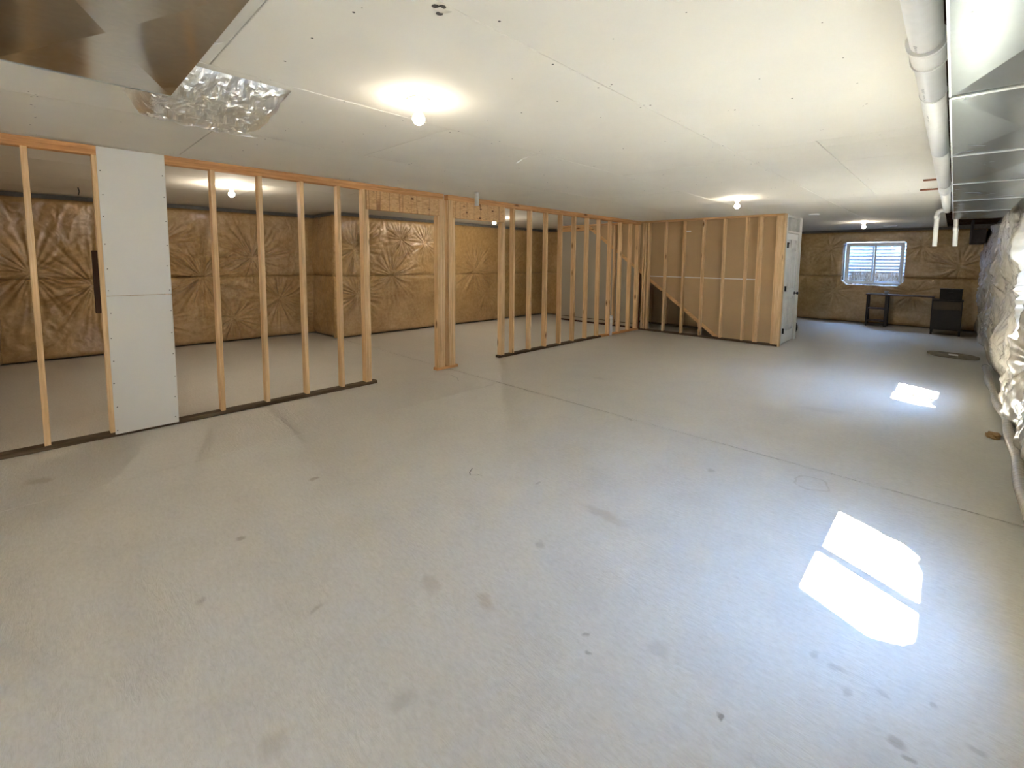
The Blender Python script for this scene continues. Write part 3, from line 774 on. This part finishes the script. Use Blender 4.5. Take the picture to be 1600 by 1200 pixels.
for y in ys[1:-1]:
    boxes('drive_cleat', [((DX0 - .006, y - .012, ZD - .005), (DX1, y + .012, ZD - .0005)), ((DX0 - .006, y - .012, ZD - .005), (DX0 - .001, y + .012, ZD + .28))], M_CLEAT, rd)
boxes('corner_seam', [((DX0 - .004, ys[0], ZD - .003), (DX0 + .002, ys[-1], ZD + .012))], M_CLEAT, rd)
box('end_box', (.20, 12.9, 1.98), (.42, 13.9, 2.25), M_DARK, None, bev=.01)
o = bpy.data.objects['end_box']; o.name = 'dark_box'; tag(o, 'dark box mounted high in the corner beside the far wall', 'box')
boxes('mount_board', [((.20, 12.95, 2.25), (.24, 13.85, H))], M_DARK, o)

ZL = 2.27
ld = empty('branch_duct', (-2.0, .2, ZL)); tag(ld, 'wide plain galvanized duct under the ceiling with a diagonal crease, next to foil wrap', 'duct')
for a, b in ((-2.635, -1.425), (-1.419, -.32)): duct_section(ld, (a, -.075, ZL), (b, .452, H - .002), M_GALVL, .012)
boxes('end_flange', [((-2.641, -.08, ZL - .003), (-2.636, .457, H - .002))], M_CLEAT, ld)
boxes('drive_cleat', [((-1.434, -.08, ZL - .005), (-1.410, .457, ZL - .0005))], M_CLEAT, ld)
strip('foil_tape', [(-2.28, .44, H - .004), (-2.31, .50, H - .02), (-2.30, .55, H - .014), (-2.28, .58, H - .003)], .03, M_PAPER, ld, (1, .2, 0))

# foil wrapped boot
bm = bmesh.new(); nu, nv = 80, 60; rows = []
for i in range(nu + 1):
    row = []
    for j in range(nv + 1):
        u = i / nu; v = j / nv
        y = .37 + .62 * u; x = -3.36 + .71 * v
        e = min(1, (1 - u) / .22); e = math.sqrt(max(0, 1 - (1 - e) ** 2)); e2 = min(1, u / .12); e *= math.sqrt(max(0, 1 - (1 - e2) ** 2))
        s = min(1, v / .30); s = s * (2 - s) ; s2 = min(1, (1 - v) / .55); s2 = s2 * (2 - s2)
        dep = .16 * e * s * s2 ** .8
        n1 = mnoise.noise((x * 14, y * 14, 1)); n2 = mnoise.noise((x * 34 + n1 * 2, y * 34, 5)); n3 = mnoise.cell((x * 16 + n1, y * 16 + n2, 2))
        cr = (.020 * n1 + .007 * n2) * min(1, dep / .05) + .004 * n3 * min(1, dep / .05)
        row.append(bm.verts.new((x + .014 * n2 * min(1, dep / .04), y + .012 * n1 * min(1, dep / .04), H - .001 - max(dep + cr, 0.0005))))
    rows.append(row)
for a, b in zip(rows, rows[1:]):
    for j in range(nv): bm.faces.new((a[j], a[j + 1], b[j + 1], b[j]))
fo = link('foil_wrap', bm_mesh('foil', bm), M_FOIL); tag(fo, 'crumpled silver foil wrap bulging from the ceiling at the duct end', 'foil wrap')
strip('foil_flap', [(-3.13, .86, H - .135), (-3.16, .90, H - .165), (-3.14, .93, H - .17)], .07, M_FOIL, fo, (0.5, 1, 0))

# ================================================================ WHITE PIPES
PX, PZ, PR = -.117, 2.285, .0445
pp = empty('drain_pipe', (PX, 0, PZ)); tag(pp, 'long white plastic pipe with couplings running under the ceiling beside the duct', 'pipe')
def ypipe(nm, y0, y1, r, par=pp, m=M_PVC):
    return link(nm, tube_mesh([(0, y0, 0), (0, y1, 0)], r, 32), m, par, (0, 0, 0), smooth=False)
cpl = ypipe('coupling', 2.08, 2.25, PR + .005)
def smooth_sides(o):
    for p in o.data.polygons: p.use_smooth = len(p.vertices) == 4
for o in (ypipe('pipe_length', -4.6, 2.70, PR), ypipe('pipe_length', 2.705, 4.1, PR), ypipe('pipe_length', 4.104, 6.3, PR), ypipe('pipe_length', 6.304, 8.55, PR - .001),
          cpl, ypipe('coupling_collar', 2.065, 2.085, PR + .010, cpl), ypipe('coupling_collar', 2.242, 2.258, PR + .009, cpl),
          ypipe('pipe_ring', 2.695, 2.710, PR + .002), ypipe('pipe_ring', 4.097, 4.107, PR + .002), ypipe('coupling', 5.8, 6.35, PR + .004)): smooth_sides(o)
bm = bmesh.new()
for (y0, y1) in ((1.0, 1.22), (1.3, 1.42), (2.0, 2.3), (2.5, 2.75), (2.95, 3.1)):
    nn = int((y1 - y0) / .016)
    for i in range(nn):
        if random.random() < .25: continue
        y = y0 + i * .016; a = -2.12; q = random.uniform(.05, .13)
        pts = []
        for (da, dy) in ((-q, 0), (q, 0), (q, .008), (-q, .008)):
            pts.append(bm.verts.new(((PR + .0005) * math.cos(a + da), y + dy, (PR + .0005) * math.sin(a + da))))
        bm.faces.new(pts)
o = link('pipe_print', bm_mesh('print', bm), M_PVCMARK, pp); o['kind'] = 'stuff'
def pipe_thing(name, pts, r, label, collar=None):
    root = empty(name, pts[0]); tag(root, label, 'pipe')
    P = [Vector(p) - Vector(pts[0]) for p in pts]
    o = link('pipe_length', tube_mesh(P, r, 20), M_PVC, root, (0, 0, 0)); smooth_sides(o)
    for (a, b) in collar or ():
        o = link('coupling', tube_mesh([Vector(a) - Vector(pts[0]), Vector(b) - Vector(pts[0])], r + .005, 20), M_PVC, root, (0, 0, 0)); smooth_sides(o)
    return root
def bend(a, c, b, n=6):
    a, c, b = Vector(a), Vector(c), Vector(b)
    return [a * (1 - t) ** 2 + c * 2 * t * (1 - t) + b * t * t for t in np.linspace(0, 1, n)]
pipe_thing('vent_pipe', [(-.219, 8.6, 1.795), (-.219, 8.6, 2.22)] + bend((-.219, 8.6, 2.235), (-.219, 8.6, 2.285), (-.165, 8.6, 2.285)) + [(-.125, 8.6, 2.283)], .026,
           'white plastic pipe hanging open-ended from the elbow at the drain pipe end', [((-.219, 8.6, 2.17), (-.219, 8.6, 2.225))])
pipe_thing('vent_pipe', [(-.012, 8.6, 1.792), (-.020, 8.62, 2.09)] + bend((-.024, 8.64, 2.17), (-.026, 8.72, 2.34), (.08, 8.74, 2.345)) + [(.24, 8.76, 2.35)] + bend((.25, 8.76, 2.352), (.30, 8.76, 2.36), (.30, 8.76, 2.41)) + [(.30, 8.76, 2.72)], .026,
           'white plastic pipe hanging open-ended from under the end of the trunk duct', [((-.016, 8.61, 2.0), (-.018, 8.615, 2.06))])
pipe_thing('pipe_stub', [(-4.66, 4.045, 2.262), (-4.66, 4.045, H - .001)], .027, 'short white pipe stub hanging from the ceiling before the framed openings', [((-4.66, 4.045, H - .02), (-4.66, 4.045, H - .001))])
pipe_thing('pipe_stub', [(XP + .03, 8.11, 0), (XP + .028, 8.115, .42)], .026, 'white pipe stub rising from the floor beside the partition studs', [((XP + .0285, 8.114, .36), (XP + .028, 8.115, .422))])
for (x0, x1, y, lb) in ((-.30, -.185, 6.50, 'shorter reddish wood strip standing in for a ceiling slot beside the white pipe'), (-.36, -.185, 7.33, 'longer reddish wood strip standing in for a ceiling slot beside the white pipe')):
    o = box('slot_wood_strip', (x0, y, H - .014), (x1, y + .06, H - .0005), M_REDW); tag(o, lb, 'wood strip', 'strips standing in for ceiling slots')  # flush strip put in place of an open slot showing wood

# ================================================================ FAR CORNER FURNITURE
dk = empty('desk', (-1.0, 14.35, 0)); tag(dk, 'dark desk with ladder-like shelf end under the far window', 'desk')
dx0, dx1, dyf, dyb = -1.54, -1.14, 14.20, 14.58
for x in (dx0, dx1 - .035):
    for y in (dyf, dyb - .035):
        box('upright', (x, y, 0), (x + (.035 if x == dx0 else .06), y + .035, .775), M_BLACKP, dk)
for z in (.035, .12, .43): box('shelf', (dx0 + .036, dyf + .002, z), (dx1 - .036, dyb - .002, z + .022), M_DESK, dk)
box('desk_top', (dx0 - .02, dyf - .03, .776), (-.28, dyb, .802), M_DESK, dk)
box('upright', (-.33, dyb - .04, 0), (-.295, dyb - .005, .775), M_BLACKP, dk)
cu = empty('cup', (-1.17, 14.30, .803)); tag(cu, 'small grey cup standing on the dark desk', 'cup')
link('cup_body', lathe([(0, 0), (.032, 0), (.038, .09), (.035, .09), (.030, .006), (0, .006)], 20), M_GREY, cu, (0, 0, 0), smooth=True)
link('handle', tube_mesh([(.035, 0, .07), (.058, 0, .06), (.058, 0, .03), (.034, 0, .022)], .005, 8), M_GREY, cu, (0, 0, 0), smooth=True)
tr = empty('tray', (-1.36, 14.33, .803)); tag(tr, 'flat dark tray lying on the desk end', 'tray')
boxes('tray_base', [((-1.50, 14.22, .803), (-1.24, 14.46, .810))], M_BLACKP, tr); 
boxes('rim', [((-1.50, 14.215, .803), (-1.24, 14.2195, .822))], M_GREY, tr); boxes('rim', [((-1.50, 14.4605, .803), (-1.24, 14.465, .822))], M_GREY, tr)
cb = empty('cabinet', (-.06, 13.8, 0)); tag(cb, 'black low cabinet on thin legs standing beside the dark desk', 'cabinet')
cx0, cx1, cy0, cy1 = -.31, .20, 13.52, 14.05
for x in (cx0 + .01, cx1 - .045):
    for y in (cy0 + .01, cy1 - .045): box('leg', (x, y, 0), (x + .035, y + .035, .115), M_BLACK, cb)
box('body', (cx0 + .01, cy0 + .012, .116), (cx1 - .01, cy1, .755), M_BLACKP, cb, bev=.006)
box('cabinet_top', (cx0, cy0, .756), (cx1, cy1, .775), M_BLACKP, cb, bev=.004)
box('drawer_front', (cx0 + .03, cy0, .56), (cx1 - .03, cy0 + .0115, .74), M_DBROWN, cb); box('door_front', (cx0 + .03, cy0, .14), (cx1 - .03, cy0 + .0115, .545), M_BLACKP, cb)
bxo = empty('equipment_box', (0, 13.7, .776)); tag(bxo, 'black box sitting on top of the low cabinet', 'box')
prism('box_body', [(13.60, .776), (13.92, .776), (13.92, 1.0), (13.66, 1.0)], 0, -.19, .17, M_BLACK, bxo)
box('lid', (-.20, 13.65, 1.0005), (.18, 13.93, 1.016), M_BLACK, bxo); box('box_handle', (-.05, 13.602, .93), (.03, 13.628, .945), M_BLACK, bxo)

# flat worn mat with a scrap of paper
bm = bmesh.new(); n = 36; top = []; bot = []
for k in range(n):
    a = 2 * math.pi * k / n; ca, sa = math.cos(a), math.sin(a); e = 1 + .10 * mnoise.noise((ca * 2, sa * 2, 4))
    x = .08 + .33 * e * abs(ca) ** .6 * (1 if ca > 0 else -1); y = 10.62 + .30 * e * abs(sa) ** .7 * (1 if sa > 0 else -1) - .06 * ca
    top.append(bm.verts.new((x, y, .010))); bot.append(bm.verts.new((x, y, 0.0005)))
bm.faces.new(top); bm.faces.new(bot[::-1])
for k in range(n): bm.faces.new((top[k], bot[k], bot[(k + 1) % n], top[(k + 1) % n]))
o = link('floor_mat', bm_mesh('mat', bm), M_MAT); tag(o, 'flat worn brown mat lying on the concrete near the right wall', 'mat')
o = box('paper_scrap', (.03, 10.56, .0105), (.15, 10.72, .0135), M_PAPER, None, bev=.001); tag(o, 'pale scrap of paper lying on the brown mat', 'paper')
# crumpled debris by the plastic
bm = bmesh.new(); bmesh.ops.create_icosphere(bm, subdivisions=3, radius=1)
for v in bm.verts:
    nn = mnoise.noise(v.co * 1.8); v.co = Vector((v.co.x * .05, v.co.y * .09, max(v.co.z, -.4) * .03 + .012)) * (1 + .45 * nn)
zmin = min(v.co.z for v in bm.verts)
for v in bm.verts: v.co.z -= zmin
o = link('debris', bm_mesh('debris', bm), M_CARD, None, (.36, 5.82, 0)); tag(o, 'small crumpled brown scrap on the floor against the plastic-covered wall', 'debris')
